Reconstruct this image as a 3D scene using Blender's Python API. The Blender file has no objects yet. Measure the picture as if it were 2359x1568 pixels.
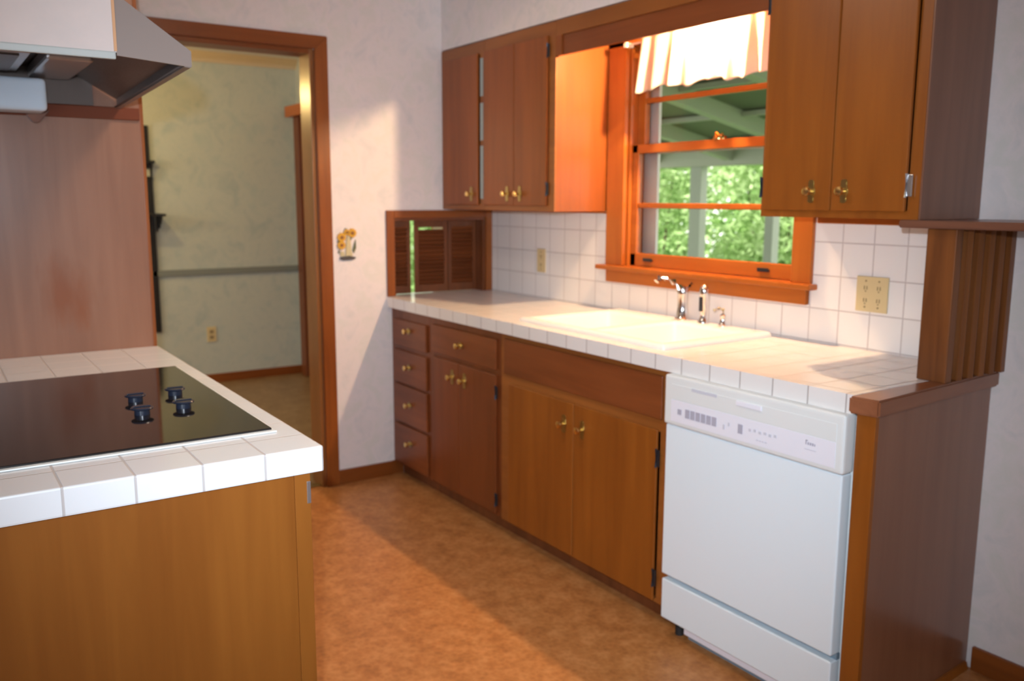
import bpy, bmesh, math, random
from mathutils import Vector, Matrix
random.seed(7)
PI = math.pi
S = bpy.context.scene
COL = S.collection

# ------------------------------------------------------------------ camera
CAM = Vector((3.9428, -2.5338, 1.3949))
yaw, pit, rol = math.radians(55.9796), math.radians(-9.1452), math.radians(0.1876)
fwd = Vector((-math.sin(yaw)*math.cos(pit), math.cos(yaw)*math.cos(pit), math.sin(pit)))
rt = Vector((math.cos(yaw), math.sin(yaw), 0)); up = rt.cross(fwd)
r2 = rt*math.cos(rol)+up*math.sin(rol); u2 = -rt*math.sin(rol)+up*math.cos(rol)
cd = bpy.data.cameras.new('camera'); cam = bpy.data.objects.new('camera', cd); COL.objects.link(cam)
M = Matrix((r2, u2, -fwd)).transposed().to_4x4(); M.translation = CAM
cam.matrix_world = M
cd.sensor_width = 36; cd.lens = 2024.145/2359*36; cd.clip_start = 0.05; cd.clip_end = 200
cd.dof.use_dof = True; cd.dof.focus_distance = 1.35; cd.dof.aperture_fstop = 5.0
S.camera = cam
# ------------------------------------------------------------------ world, lights, exposure
S.view_settings.view_transform = 'Standard'; S.view_settings.look = 'None'
S.view_settings.gamma = 1; S.view_settings.use_curve_mapping = False
S.view_settings.exposure = 0.15
w = bpy.data.worlds.new('world'); S.world = w; w.use_nodes = True
w.node_tree.nodes['Background'].inputs[0].default_value = (1.0, 0.99, 0.93, 1)
w.node_tree.nodes['Background'].inputs[1].default_value = 2.4

def light(name, kind, loc, energy, color, size=.1, target=None, **k):
    l = bpy.data.lights.new(name, kind); l.energy = energy; l.color = color
    if kind == 'AREA':
        l.size = size
        for a, v in k.items(): setattr(l, a, v)
    elif kind == 'SUN': l.angle = size
    else:
        l.shadow_soft_size = size
        for a, v in k.items(): setattr(l, a, v)
    o = bpy.data.objects.new(name, l); COL.objects.link(o); o.location = loc
    if target is not None:
        o.rotation_euler = (Vector(target)-Vector(loc)).to_track_quat('-Z', 'Y').to_euler()
    return o
# the flash of the camera, a little above and left of its lens
FL = CAM + up*.125 - rt*.05 + fwd*.01
light('flash_light', 'SPOT', FL, 188, (0.85, 0.96, 1.10), .018, FL+fwd, spot_size=math.radians(79), spot_blend=1.0)
# added cool fill lights with no window at them; this one behind the camera
light('rear_fill_light', 'AREA', (6.3, -2.6, 1.5), 8, (0.82, 0.96, 1.10), 1.6, (0, -2.2, 1.2), shape='RECTANGLE', size_y=1.2)
light('side_fill_light', 'AREA', (4.3, -4.2, 1.5), 38, (0.84, 0.96, 1.08), 1.8, (1.0, -.2, 1.1), shape='RECTANGLE', size_y=1.2)  # unseen fill, added to lift the back wall and cabinet fronts
light('dining_fill_light', 'AREA', (-1.5, -4.2, 1.5), 16, (0.78, 0.96, 1.16), 1.6, (-2.3, 0, 1.3), shape='RECTANGLE', size_y=1.2)  # unseen cool fill, added to brighten the far dining wall
light('sun_light', 'SUN', (0, 0, 10), 8.5, (1.0, 0.97, 0.86), .02, (2.5, 7, 0))
light('sink_bulb_light', 'POINT', (1.58, -.125, 2.045), 82, (1.0, 0.66, 0.36), .022)
light('dining_lamp_light', 'POINT', (-1.75, -1.66, 2.06), 19, (1.0, 0.68, 0.24), .05)
light('dining_shelf_shadow_light', 'POINT', (-1.55, -3.5, 1.69), 34, (1.0, 0.68, 0.26), .03)  # added warm light without a fixture, placed to throw the shelf's shadow sideways
light('ceiling_fill_light', 'AREA', (1.6, -1.5, 2.36), 9, (1.0, 0.80, 0.62), .35, (1.6, -1.5, 0), shape='DISK')  # added warm fill from above, lifting the back wall and floor

# ------------------------------------------------------------------ helpers
WL = {}
def tag(o, label=None, cat=None, group=None, kind=None):
    if label: o['label'] = label
    if cat: o['category'] = cat
    if group: o['group'] = group
    if kind: o['kind'] = kind
    return o
def place(o, world, parent=None):
    world = Vector(world); WL[o.name] = world
    if parent is not None:
        o.parent = parent; o.location = world - WL[parent.name]
    else: o.location = world
    COL.objects.link(o); return o
def empty(name, loc, label=None, cat=None, group=None, kind=None, parent=None):
    o = bpy.data.objects.new(name, None); o.empty_display_size = .05
    place(o, loc, parent); return tag(o, label, cat, group, kind)
def shift_copy(root, d, label=None, group=None):
    def rec(o, par):
        c = o.copy(); COL.objects.link(c); WL[c.name] = WL[o.name] + Vector(d)
        c.parent = par
        if par is None: c.location = WL[c.name]
        else: c.location = WL[c.name]-WL[par.name]
        for ch in [x for x in S.objects if x.parent == o]: rec(ch, c)
        return c
    c = rec(root, root.parent)
    if label: c['label'] = label
    if group: c['group'] = group
    return c

class MB:
    def __init__(s): s.bm = bmesh.new()
    def _add(s, tb, M=None):
        if M is not None: bmesh.ops.transform(tb, matrix=M, verts=tb.verts)
        me = bpy.data.meshes.new('tmp'); tb.to_mesh(me); s.bm.from_mesh(me)
        bpy.data.meshes.remove(me); tb.free(); return s
    def box(s, x0, x1, y0, y1, z0, z1, bev=0.0, M=None, seg=2):
        tb = bmesh.new(); bmesh.ops.create_cube(tb, size=1)
        for v in tb.verts:
            v.co = Vector(((x0+x1)/2+v.co.x*(x1-x0), (y0+y1)/2+v.co.y*(y1-y0), (z0+z1)/2+v.co.z*(z1-z0)))
        if bev > 0: bmesh.ops.bevel(tb, geom=tb.edges[:], offset=bev, segments=seg, affect='EDGES', profile=.6)
        return s._add(tb, M)
    def prism(s, pts, axis, a0, a1, bev=0, M=None):
        # pts: 2D outline in the plane normal to axis; x:(y,z) y:(x,z) z:(x,y)
        def P(p, a): return {'x': (a, p[0], p[1]), 'y': (p[0], a, p[1]), 'z': (p[0], p[1], a)}[axis]
        tb = bmesh.new()
        lo = [tb.verts.new(P(p, a0)) for p in pts]; hi = [tb.verts.new(P(p, a1)) for p in pts]
        tb.faces.new(lo); tb.faces.new(hi[::-1]); n = len(pts)
        for i in range(n): tb.faces.new((lo[i], hi[i], hi[(i+1) % n], lo[(i+1) % n]))
        bmesh.ops.recalc_face_normals(tb, faces=tb.faces[:])
        if bev > 0: bmesh.ops.bevel(tb, geom=tb.edges[:], offset=bev, segments=2, affect='EDGES')
        return s._add(tb, M)
    def hexa(s, pts, bev=0):
        # 8 corner points: bottom 4 (ccw) then top 4
        tb = bmesh.new(); v = [tb.verts.new(p) for p in pts]
        for f in ((3, 2, 1, 0), (4, 5, 6, 7), (0, 1, 5, 4), (1, 2, 6, 5), (2, 3, 7, 6), (3, 0, 4, 7)): tb.faces.new([v[i] for i in f])
        bmesh.ops.recalc_face_normals(tb, faces=tb.faces[:])
        if bev > 0: bmesh.ops.bevel(tb, geom=tb.edges[:], offset=bev, segments=2, affect='EDGES')
        return s._add(tb)
    def lathe(s, prof, c, d=(0, 0, 1), seg=24):
        # prof: (radius, height) along direction d from c
        d = Vector(d).normalized(); q = Vector((0, 0, 1)).rotation_difference(d).to_matrix().to_4x4()
        tb = bmesh.new(); rings = []
        for r, h in prof:
            if r < 1e-5: rings.append([tb.verts.new((0, 0, h))])
            else: rings.append([tb.verts.new((r*math.cos(2*PI*i/seg), r*math.sin(2*PI*i/seg), h)) for i in range(seg)])
        for a, b in zip(rings, rings[1:]):
            for i in range(seg):
                j = (i+1) % seg
                if len(a) == 1 and len(b) == 1: continue
                if len(a) == 1: tb.faces.new((a[0], b[i], b[j]))
                elif len(b) == 1: tb.faces.new((a[i], b[0], a[j]))
                else: tb.faces.new((a[i], b[i], b[j], a[j]))
        if len(rings[0]) > 1: tb.faces.new(rings[0])
        if len(rings[-1]) > 1: tb.faces.new(rings[-1])
        bmesh.ops.recalc_face_normals(tb, faces=tb.faces[:])
        return s._add(tb, Matrix.Translation(Vector(c)) @ q)
    def tube(s, pts, rad, seg=12):
        pts = [Vector(p) for p in pts]
        if not isinstance(rad, (list, tuple)): rad = [rad]*len(pts)
        tb = bmesh.new(); rings = []; ref = Vector((0, 0, 1))
        for i, p in enumerate(pts):
            t = (pts[min(i+1, len(pts)-1)]-pts[max(i-1, 0)]).normalized()
            if abs(t.dot(ref)) > .95: ref = Vector((1, 0, 0))
            a = t.cross(ref).normalized(); b = t.cross(a)
            ref = b if abs(t.dot(b)) < .9 else ref
            rings.append([tb.verts.new(p+(a*math.cos(2*PI*k/seg)+b*math.sin(2*PI*k/seg))*rad[i]) for k in range(seg)])
        for a, b in zip(rings, rings[1:]):
            for k in range(seg): tb.faces.new((a[k], b[k], b[(k+1) % seg], a[(k+1) % seg]))
        tb.faces.new(rings[0][::-1]); tb.faces.new(rings[-1])
        bmesh.ops.recalc_face_normals(tb, faces=tb.faces[:])
        return s._add(tb)
    def build(s, name, mat, parent=None, smooth=False, label=None, cat=None, group=None, kind=None, base=False):
        me = bpy.data.meshes.new(name); vs = s.bm.verts
        lo = Vector([min(v.co[i] for v in vs) for i in range(3)]); hi = Vector([max(v.co[i] for v in vs) for i in range(3)])
        c = (lo+hi)/2; c.z = lo.z
        for v in vs: v.co -= c
        if smooth:
            for f in s.bm.faces: f.smooth = True
        s.bm.to_mesh(me); s.bm.free()
        for m in (mat if isinstance(mat, (list, tuple)) else [mat]): me.materials.append(m)
        if smooth: 
            try: me.set_sharp_from_angle(angle=math.radians(40))
            except Exception: pass
        o = bpy.data.objects.new(name, me); place(o, c, parent)
        return tag(o, label, cat, group, kind)

# ------------------------------------------------------------------ materials
class NT:
    def __init__(s, name):
        s.m = bpy.data.materials.new(name); s.m.use_nodes = True; s.t = s.m.node_tree
        s.b = s.t.nodes['Principled BSDF']
    def n(s, typ, **k):
        nd = s.t.nodes.new(typ)
        for a, v in k.items():
            if a.startswith('i_'): nd.inputs[a[2:].replace('_', ' ')].default_value = v
            else: setattr(nd, a, v)
        return nd
    def l(s, a, b): s.t.links.new(a, b)
    def ramp(s, fac, stops):
        r = s.n('ShaderNodeValToRGB'); e = r.color_ramp.elements
        while len(e) < len(stops): e.new(.5)
        for x, (p, c) in zip(e, stops): x.position = p; x.color = (*c, 1)
        s.l(fac, r.inputs[0]); return r.outputs[0]
def plain(name, col, rough=.5, metal=0, spec=.5, **k):
    t = NT(name); b = t.b
    b.inputs['Base Color'].default_value = (*col, 1); b.inputs['Roughness'].default_value = rough
    b.inputs['Metallic'].default_value = metal; b.inputs['Specular IOR Level'].default_value = spec
    n = t.n('ShaderNodeTexNoise', i_Scale=40.0, i_Detail=3.0); m = t.n('ShaderNodeMapRange', i_To_Min=max(rough-.05, 0.02), i_To_Max=rough+.06)
    t.l(n.outputs[0], m.inputs[0]); t.l(m.outputs[0], b.inputs['Roughness'])
    for a, v in k.items(): b.inputs[a.replace('_', ' ')].default_value = v
    return t.m
def wood(name, c0, c1, axis='z', rough=.35, scale=1.0, coat=.15):
    t = NT(name); tc = t.n('ShaderNodeTexCoord'); inf = t.n('ShaderNodeObjectInfo')
    add = t.n('ShaderNodeVectorMath', operation='ADD'); mul = t.n('ShaderNodeVectorMath', operation='SCALE')
    cmb = t.n('ShaderNodeCombineXYZ'); [t.l(inf.outputs['Random'], cmb.inputs[i]) for i in range(3)]
    t.l(cmb.outputs[0], mul.inputs[0]); mul.inputs['Scale'].default_value = 7
    t.l(tc.outputs['Object'], add.inputs[0]); t.l(mul.outputs[0], add.inputs[1])
    mp = t.n('ShaderNodeMapping'); t.l(add.outputs[0], mp.inputs[0])
    sc = {'x': (1, 14, 14), 'y': (14, 1, 14), 'z': (14, 14, 1)}[axis]
    mp.inputs['Scale'].default_value = [v*scale for v in sc]
    n1 = t.n('ShaderNodeTexNoise', i_Scale=1.6, i_Detail=8.0, i_Distortion=.6); t.l(mp.outputs[0], n1.inputs[0])
    mp2 = t.n('ShaderNodeMapping'); t.l(add.outputs[0], mp2.inputs[0])
    mp2.inputs['Scale'].default_value = {'x': (.7, 3, 3), 'y': (3, .7, 3), 'z': (3, 3, .7)}[axis]
    n2 = t.n('ShaderNodeTexNoise', i_Scale=1.8, i_Detail=2.0); t.l(mp2.outputs[0], n2.inputs[0])
    mx = t.n('ShaderNodeMath', operation='MULTIPLY_ADD'); t.l(n1.outputs[0], mx.inputs[0]); mx.inputs[1].default_value = .55
    ml = t.n('ShaderNodeMath', operation='MULTIPLY'); t.l(n2.outputs[0], ml.inputs[0]); ml.inputs[1].default_value = .45
    t.l(ml.outputs[0], mx.inputs[2])
    t.l(t.ramp(mx.outputs[0], [(.34, c1), (.66, c0)]), t.b.inputs['Base Color'])
    t.b.inputs['Roughness'].default_value = rough; t.b.inputs['Coat Weight'].default_value = coat; t.b.inputs['Coat Roughness'].default_value = .2; t.b.inputs['Specular IOR Level'].default_value = .36
    bp = t.n('ShaderNodeBump', i_Strength=.08, i_Distance=.002); t.l(n1.outputs[0], bp.inputs['Height']); t.l(bp.outputs[0], t.b.inputs['Normal'])
    return t.m
def mottled(name, stops, scale=9, rough=.75, spec=.3):
    t = NT(name); g = t.n('ShaderNodeNewGeometry')
    n = t.n('ShaderNodeTexNoise', i_Scale=float(scale), i_Detail=6.0, i_Roughness=.62, i_Distortion=.5); t.l(g.outputs['Position'], n.inputs[0])
    t.l(t.ramp(n.outputs[0], stops), t.b.inputs['Base Color'])
    t.b.inputs['Roughness'].default_value = rough; t.b.inputs['Specular IOR Level'].default_value = spec
    n2 = t.n('ShaderNodeTexNoise', i_Scale=60.0, i_Detail=4.0); t.l(g.outputs['Position'], n2.inputs[0])
    bp = t.n('ShaderNodeBump', i_Strength=.05, i_Distance=.003); t.l(n2.outputs[0], bp.inputs['Height']); t.l(bp.outputs[0], t.b.inputs['Normal'])
    return t.m
def tiled(name, col, grout, axes, gw=.0031, rough=.16, var=.04):
    # axes: list of (0/1/2, origin, pitch)
    t = NT(name); g = t.n('ShaderNodeNewGeometry'); sp = t.n('ShaderNodeSeparateXYZ'); t.l(g.outputs['Position'], sp.inputs[0])
    last = None; cells = []
    for ax, o, p in axes:
        a = t.n('ShaderNodeMath', operation='SUBTRACT'); t.l(sp.outputs[ax], a.inputs[0]); a.inputs[1].default_value = o
        b = t.n('ShaderNodeMath', operation='DIVIDE'); t.l(a.outputs[0], b.inputs[0]); b.inputs[1].default_value = p
        fl = t.n('ShaderNodeMath', operation='FLOOR'); t.l(b.outputs[0], fl.inputs[0]); cells.append(fl.outputs[0])
        c = t.n('ShaderNodeMath', operation='FRACT'); t.l(b.outputs[0], c.inputs[0])
        d = t.n('ShaderNodeMath', operation='SUBTRACT'); t.l(c.outputs[0], d.inputs[0]); d.inputs[1].default_value = .5
        e = t.n('ShaderNodeMath', operation='ABSOLUTE'); t.l(d.outputs[0], e.inputs[0])
        f = t.n('ShaderNodeMapRange', interpolation_type='SMOOTHSTEP'); t.l(e.outputs[0], f.inputs[0])
        f.inputs['From Min'].default_value = .5-gw/p*1.0; f.inputs['From Max'].default_value = .5-gw/p*.35
        if last is None: last = f.outputs[0]
        else:
            m = t.n('ShaderNodeMath', operation='MAXIMUM'); t.l(last, m.inputs[0]); t.l(f.outputs[0], m.inputs[1]); last = m.outputs[0]
    cx = t.n('ShaderNodeCombineXYZ'); [t.l(c, cx.inputs[i]) for i, c in enumerate(cells)]
    wn = t.n('ShaderNodeTexWhiteNoise'); t.l(cx.outputs[0], wn.inputs[0])
    mr = t.n('ShaderNodeMapRange', i_To_Min=1-var, i_To_Max=1.0); t.l(wn.outputs[0], mr.inputs[0])
    base = t.n('ShaderNodeVectorMath', operation='SCALE'); base.inputs[0].default_value = col; t.l(mr.outputs[0], base.inputs['Scale'])
    mix = t.n('ShaderNodeMix', data_type='RGBA'); t.l(last, mix.inputs[0]); t.l(base.outputs[0], mix.inputs[6]); mix.inputs[7].default_value = (*grout, 1)
    t.l(mix.outputs[2], t.b.inputs['Base Color'])
    ro = t.n('ShaderNodeMapRange', i_To_Min=rough, i_To_Max=.8); t.l(last, ro.inputs[0]); t.l(ro.outputs[0], t.b.inputs['Roughness'])
    iv = t.n('ShaderNodeMath', operation='SUBTRACT'); iv.inputs[0].default_value = 1; t.l(last, iv.inputs[1])
    bp = t.n('ShaderNodeBump', i_Strength=.5, i_Distance=.0015); t.l(iv.outputs[0], bp.inputs['Height']); t.l(bp.outputs[0], t.b.inputs['Normal'])
    return t.m

W_BASE = wood('walnut stain vertical', (.21, .055, .014), (.14, .035, .008), 'z', .36, coat=.1)
W_BASEX = wood('walnut stain horizontal', (.24, .066, .017), (.155, .040, .010), 'x', .36, coat=.1)
W_UP = wood('upper cabinet wood', (.31, .082, .014), (.21, .056, .010), 'z', .36)
W_UPX = wood('upper cabinet rail wood', (.33, .11, .022), (.22, .068, .013), 'x', .36)
W_FRONT = wood('front row wood', (.31, .094, .011), (.215, .060, .007), 'z', .36, coat=.04)
W_TRIM = wood('orange varnished trim upright', (.46, .13, .018), (.34, .085, .011), 'z', .36, coat=.1)
W_TRIMX = wood('orange varnished trim along x', (.46, .13, .018), (.34, .085, .011), 'x', .34, coat=.15)
W_TRIMY = wood('orange varnished trim along y', (.46, .13, .018), (.34, .085, .011), 'y', .34, coat=.15)
W_CAS = wood('brown casing wood upright', (.30, .085, .013), (.18, .046, .007), 'z', .38, coat=.1)
W_CASY = wood('brown casing wood along y', (.26, .072, .012), (.18, .046, .007), 'y', .38, coat=.1)
W_CASX = wood('brown casing wood along x', (.26, .072, .012), (.18, .046, .007), 'x', .38, coat=.1)
W_DARK = wood('dark louver wood', (.20, .060, .018), (.11, .032, .010), 'z', .42)
W_DARKY = wood('dark louver slat wood', (.22, .062, .018), (.12, .032, .010), 'y', .42)
W_SLAT = wood('reeded divider wood', (.23, .078, .018), (.11, .034, .009), 'z', .4, scale=1.6)
W_PANEL = wood('brown laminate board', (.30, .140, .080), (.22, .095, .052), 'z', .44, coat=.5)
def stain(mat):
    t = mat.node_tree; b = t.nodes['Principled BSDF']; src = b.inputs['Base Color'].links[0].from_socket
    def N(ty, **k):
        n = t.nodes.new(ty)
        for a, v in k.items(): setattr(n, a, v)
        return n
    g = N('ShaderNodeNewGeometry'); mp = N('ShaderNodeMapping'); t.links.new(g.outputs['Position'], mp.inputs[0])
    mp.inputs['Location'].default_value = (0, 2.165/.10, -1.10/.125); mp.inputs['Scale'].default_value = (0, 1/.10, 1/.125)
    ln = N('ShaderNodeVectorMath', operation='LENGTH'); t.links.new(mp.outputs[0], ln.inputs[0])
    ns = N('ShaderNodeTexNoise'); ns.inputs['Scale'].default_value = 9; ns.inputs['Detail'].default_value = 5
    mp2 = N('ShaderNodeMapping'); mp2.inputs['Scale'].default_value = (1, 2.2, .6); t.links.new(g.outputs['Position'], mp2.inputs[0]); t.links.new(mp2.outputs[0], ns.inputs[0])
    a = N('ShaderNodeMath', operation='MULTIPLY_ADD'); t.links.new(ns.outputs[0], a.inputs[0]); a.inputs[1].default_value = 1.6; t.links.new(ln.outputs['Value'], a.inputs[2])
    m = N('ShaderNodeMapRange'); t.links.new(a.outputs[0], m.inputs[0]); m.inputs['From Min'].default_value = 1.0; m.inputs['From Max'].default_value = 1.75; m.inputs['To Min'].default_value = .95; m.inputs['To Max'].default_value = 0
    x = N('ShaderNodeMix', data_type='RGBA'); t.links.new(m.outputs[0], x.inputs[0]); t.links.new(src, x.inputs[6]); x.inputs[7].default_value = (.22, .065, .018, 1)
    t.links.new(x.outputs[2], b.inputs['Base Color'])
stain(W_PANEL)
W_ISL = wood('island front wood', (.27, .092, .014), (.20, .062, .009), 'z', .34, coat=.08)
M_PAPER = mottled('pink mottled wallpaper', [(.30, (.66, .64, .63)), (.48, (.77, .705, .69)), (.62, (.71, .68, .64)), (.75, (.77, .715, .70))], 9)
M_PAPERD = mottled('green grey wallpaper', [(.3, (.40, .46, .44)), (.5, (.50, .53, .48)), (.7, (.43, .49, .46))], 7)
M_SHELFPAPER = M_PAPER
M_CEIL = mottled('ceiling paint', [(.3, (.72, .70, .66)), (.7, (.76, .74, .70))], 30)
def floor_mat(name, a, b, c, scale):
    t = NT(name); g = t.n('ShaderNodeNewGeometry')
    n = t.n('ShaderNodeTexNoise', i_Scale=float(scale), i_Detail=7.0, i_Roughness=.7); t.l(g.outputs['Position'], n.inputs[0])
    v = t.n('ShaderNodeTexVoronoi', i_Scale=55.0); t.l(g.outputs['Position'], v.inputs[0])
    mx = t.n('ShaderNodeMath', operation='MULTIPLY_ADD'); t.l(v.outputs['Distance'], mx.inputs[0]); mx.inputs[1].default_value = .22; t.l(n.outputs[0], mx.inputs[2])
    t.l(t.ramp(mx.outputs[0], [(.42, a), (.60, b), (.78, c)]), t.b.inputs['Base Color'])
    t.b.inputs['Roughness'].default_value = .42
    bp = t.n('ShaderNodeBump', i_Strength=.15, i_Distance=.002); t.l(mx.outputs[0], bp.inputs['Height']); t.l(bp.outputs[0], t.b.inputs['Normal'])
    return t.m
M_FLOOR = floor_mat('cork look sheet floor', (.33, .125, .035), (.44, .18, .052), (.54, .245, .085), 14)
M_FLOORD = floor_mat('dining sheet floor', (.20, .12, .055), (.26, .165, .08), (.32, .21, .11), 9)
TP = .1157
WHITE = (.80, .775, .75); GRT = (.50, .46, .44)
M_BSPL = tiled('white wall tile', WHITE, GRT, [(0, 2.144, TP), (2, .9185, .1125)])
M_CTR = tiled('white counter tile', WHITE, (.42, .38, .36), [(0, 2.159, TP), (1, -.59, TP)], rough=.2)
M_ISLT = tiled('white island tile', (.76, .77, .78), GRT, [(0, 2.238, TP), (1, -2.0195, TP)], rough=.2)
M_CER = plain('white enamel', (.86, .83, .78), .12)
M_DW = plain('flash tinted white enamel', (.76, .86, .91), .3)  # the cool blue of the flash is put into this white
M_DWP = plain('white appliance plastic', (.74, .77, .76), .35)
M_DWC = plain('control strip plastic', (.80, .81, .88), .35)
M_GREY = plain('grey print', (.42, .42, .50), .5)
M_LGREY = plain('pale grey print', (.58, .60, .67), .5)
M_DKG = plain('shadow gap plastic', (.20, .28, .34), .5)
M_BLACK = plain('black rubber', (.02, .02, .02), .6)
M_GLASSK = plain('black cooktop glass', (.012, .010, .010), .06, spec=.8)
M_KNOB = plain('black cooktop knob plastic', (.015, .02, .035), .25)
M_BRASS = plain('antique brass', (.42, .33, .14), .32, 1)
M_BRASSB = plain('bright brass knob', (.85, .62, .25), .22, 1)
M_HINGE = plain('dark hinge metal', (.06, .07, .09), .4, .8)
M_CHROME = plain('chrome', (.80, .80, .82), .1, 1)
M_HOOD = plain('taupe hood enamel', (.235, .178, .15), .38)
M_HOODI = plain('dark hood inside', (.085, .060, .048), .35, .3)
M_ALU = plain('brushed aluminium', (.55, .56, .58), .3, .9)
M_LENS = plain('milky lens housing', (.62, .72, .82), .22)
M_ALMOND = plain('almond plastic', (.62, .50, .27), .4)
M_SLOT = plain('brown socket face', (.30, .22, .11), .5)
M_BLK = plain('black painted metal', (.012, .013, .02), .35)
M_STORM = plain('white storm frame', (.70, .70, .70), .5)
M_PORCH = plain('green grey porch paint', (.46, .47, .40), .6)
M_PORCHD = plain('dark porch roof sheet', (.17, .18, .14), .7)
M_POST = plain('grey porch post', (.42, .44, .40), .6)
M_CRACK = plain('pale cabinet strip', (.34, .40, .38), .5)
M_RAIL = plain('grey chair rail paint', (.20, .22, .20), .5)
M_CROWN = plain('cream crown paint', (.62, .50, .34), .5)
M_ROD = plain('white curtain rod', (.75, .72, .66), .3)
M_YEL = plain('yellow petals', (.62, .34, .03), .5)
M_BRN = plain('brown flower centres', (.26, .10, .03), .6)
M_GRN = plain('dull green leaves', (.10, .12, .06), .6)
M_CREAM = plain('cream vase', (.55, .48, .28), .5)
M_DKB = plain('dark plaque base', (.07, .06, .06), .5)
def glass():
    t = NT('window glass'); b = t.b
    b.inputs['Base Color'].default_value = (1, 1, 1, 1); b.inputs['Roughness'].default_value = 0; b.inputs['Transmission Weight'].default_value = 1; b.inputs['IOR'].default_value = 1.12
    return t.m
M_GLASS = glass()
def emis(name, col, s):
    t = NT(name); t.b.inputs['Emission Color'].default_value = (*col, 1); t.b.inputs['Emission Strength'].default_value = s; return t.m
M_BULB = emis('lit bulb glass', (1, .75, .4), 12)
def leafm(name, a, b):
    t = NT(name); inf = t.n('ShaderNodeNewGeometry')
    n = t.n('ShaderNodeTexNoise', i_Scale=3.0, i_Detail=5.0); t.l(inf.outputs['Position'], n.inputs[0])
    c = t.ramp(n.outputs[0], [(.35, a), (.65, b)])
    d = t.n('ShaderNodeBsdfDiffuse'); tr = t.n('ShaderNodeBsdfTranslucent'); mx = t.n('ShaderNodeMixShader'); mx.inputs[0].default_value = .4
    t.l(c, d.inputs[0]); t.l(c, tr.inputs[0]); t.l(d.outputs[0], mx.inputs[1]); t.l(tr.outputs[0], mx.inputs[2])
    t.l(mx.outputs[0], t.t.nodes['Material Output'].inputs[0]); return t.m
M_LEAF = leafm('bright foliage', (.26, .42, .14), (.60, .74, .42))
M_LEAF2 = leafm('mid green foliage', (.16, .30, .09), (.42, .60, .26))
M_STEM = plain('shrub stems', (.12, .08, .05), .8)
M_GRASS = mottled('lawn', [(.3, (.10, .20, .05)), (.7, (.18, .32, .09))], 4)
def cloth(name, col):
    t = NT(name); d = t.n('ShaderNodeBsdfDiffuse'); tr = t.n('ShaderNodeBsdfTranslucent'); mx = t.n('ShaderNodeMixShader'); mx.inputs[0].default_value = .35
    g = t.n('ShaderNodeNewGeometry'); n = t.n('ShaderNodeTexNoise', i_Scale=300.0); t.l(g.outputs['Position'], n.inputs[0])
    c = t.ramp(n.outputs[0], [(.3, tuple(v*.93 for v in col)), (.7, col)])
    t.l(c, d.inputs[0]); t.l(c, tr.inputs[0]); t.l(d.outputs[0], mx.inputs[1]); t.l(tr.outputs[0], mx.inputs[2])
    t.l(mx.outputs[0], t.t.nodes['Material Output'].inputs[0]); return t.m
M_CLOTH = cloth('cream curtain cotton', (.80, .70, .58))

# ------------------------------------------------------------------ the setting
HC = .914; H = 2.44; XF = -2.81; YL = -4.3; XB = 6.4
def wall_with_holes(name, axis, a0, a1, pos0, pos1, z0, z1, holes, mat):
    # axis 'x': wall runs along x, thickness pos0..pos1 in y ; 'y': runs along y, thickness in x
    m = MB(); us = sorted({a0, a1, *[h[0] for h in holes], *[h[1] for h in holes]})
    for u0, u1 in zip(us, us[1:]):
        zs = [(z0, z1)]
        for h in holes:
            if h[0] <= u0+1e-6 and h[1] >= u1-1e-6:
                new = []
                for s0, s1 in zs:
                    if h[2] > s0: new.append((s0, min(h[2], s1)))
                    if h[3] < s1: new.append((max(h[3], s0), s1))
                zs = new
        for s0, s1 in zs:
            if s1-s0 < 1e-6: continue
            if axis == 'x': m.box(u0, u1, pos0, pos1, s0, s1)
            else: m.box(pos0, pos1, u0, u1, s0, s1)
    bmesh.ops.remove_doubles(m.bm, verts=m.bm.verts[:], dist=1e-5)
    return m.build(name, mat, kind='structure')
MB().box(-.06, XB, YL, 0.0, -.08, 0).build('floor', M_FLOOR, kind='structure')
MB().box(XF, -.06, YL, 0.0, -.08, 0).build('floor', M_FLOORD, kind='structure')
MB().box(XF, XB, YL, .14, H, H+.1).build('ceiling', M_CEIL, kind='structure')
WX0, WX1, WZ0, WZ1 = 1.045, 1.975, 1.110, 2.04
wall_with_holes('wall_window', 'x', 0, XB, 0, .14, -.4, H, [(WX0, WX1, WZ0, WZ1)], M_PAPER)
wall_with_holes('wall_right', 'x', XF, 0, 0, .14, -.4, H, [(-1.75, -.65, .75, 1.9)], M_PAPERD)
DY0, DY1, DZ = -1.80, -.968, 2.062
NY0, NY1, NZ0, NZ1 = -.585, -.040, .914, 1.302
wall_with_holes('wall_back', 'y', YL, 0, -.12, 0, 0, H, [(DY0, DY1, 0, DZ), (NY0, NY1, HC-.031, NZ1)], M_PAPER)
MB().box(XF-.14, XF, YL, .14, 0, H).build('wall_far', M_PAPERD, kind='structure')
MB().box(XF, XB, YL-.14, YL, 0, H).build('wall_left', M_PAPER, kind='structure')
MB().box(XB, XB+.14, YL, .14, 0, H).build('wall_behind', M_PAPER, kind='structure')
# wallpapered soffit over the wall cabinets
UD = -.299; ZB = 1.343; ZT = 2.114; BASEC = -.60; HC = .914
MB().box(0.001, 2.572, UD, -.001, ZT+.002, H-.001).build('wall_soffit', M_PAPER, kind='structure')
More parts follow.
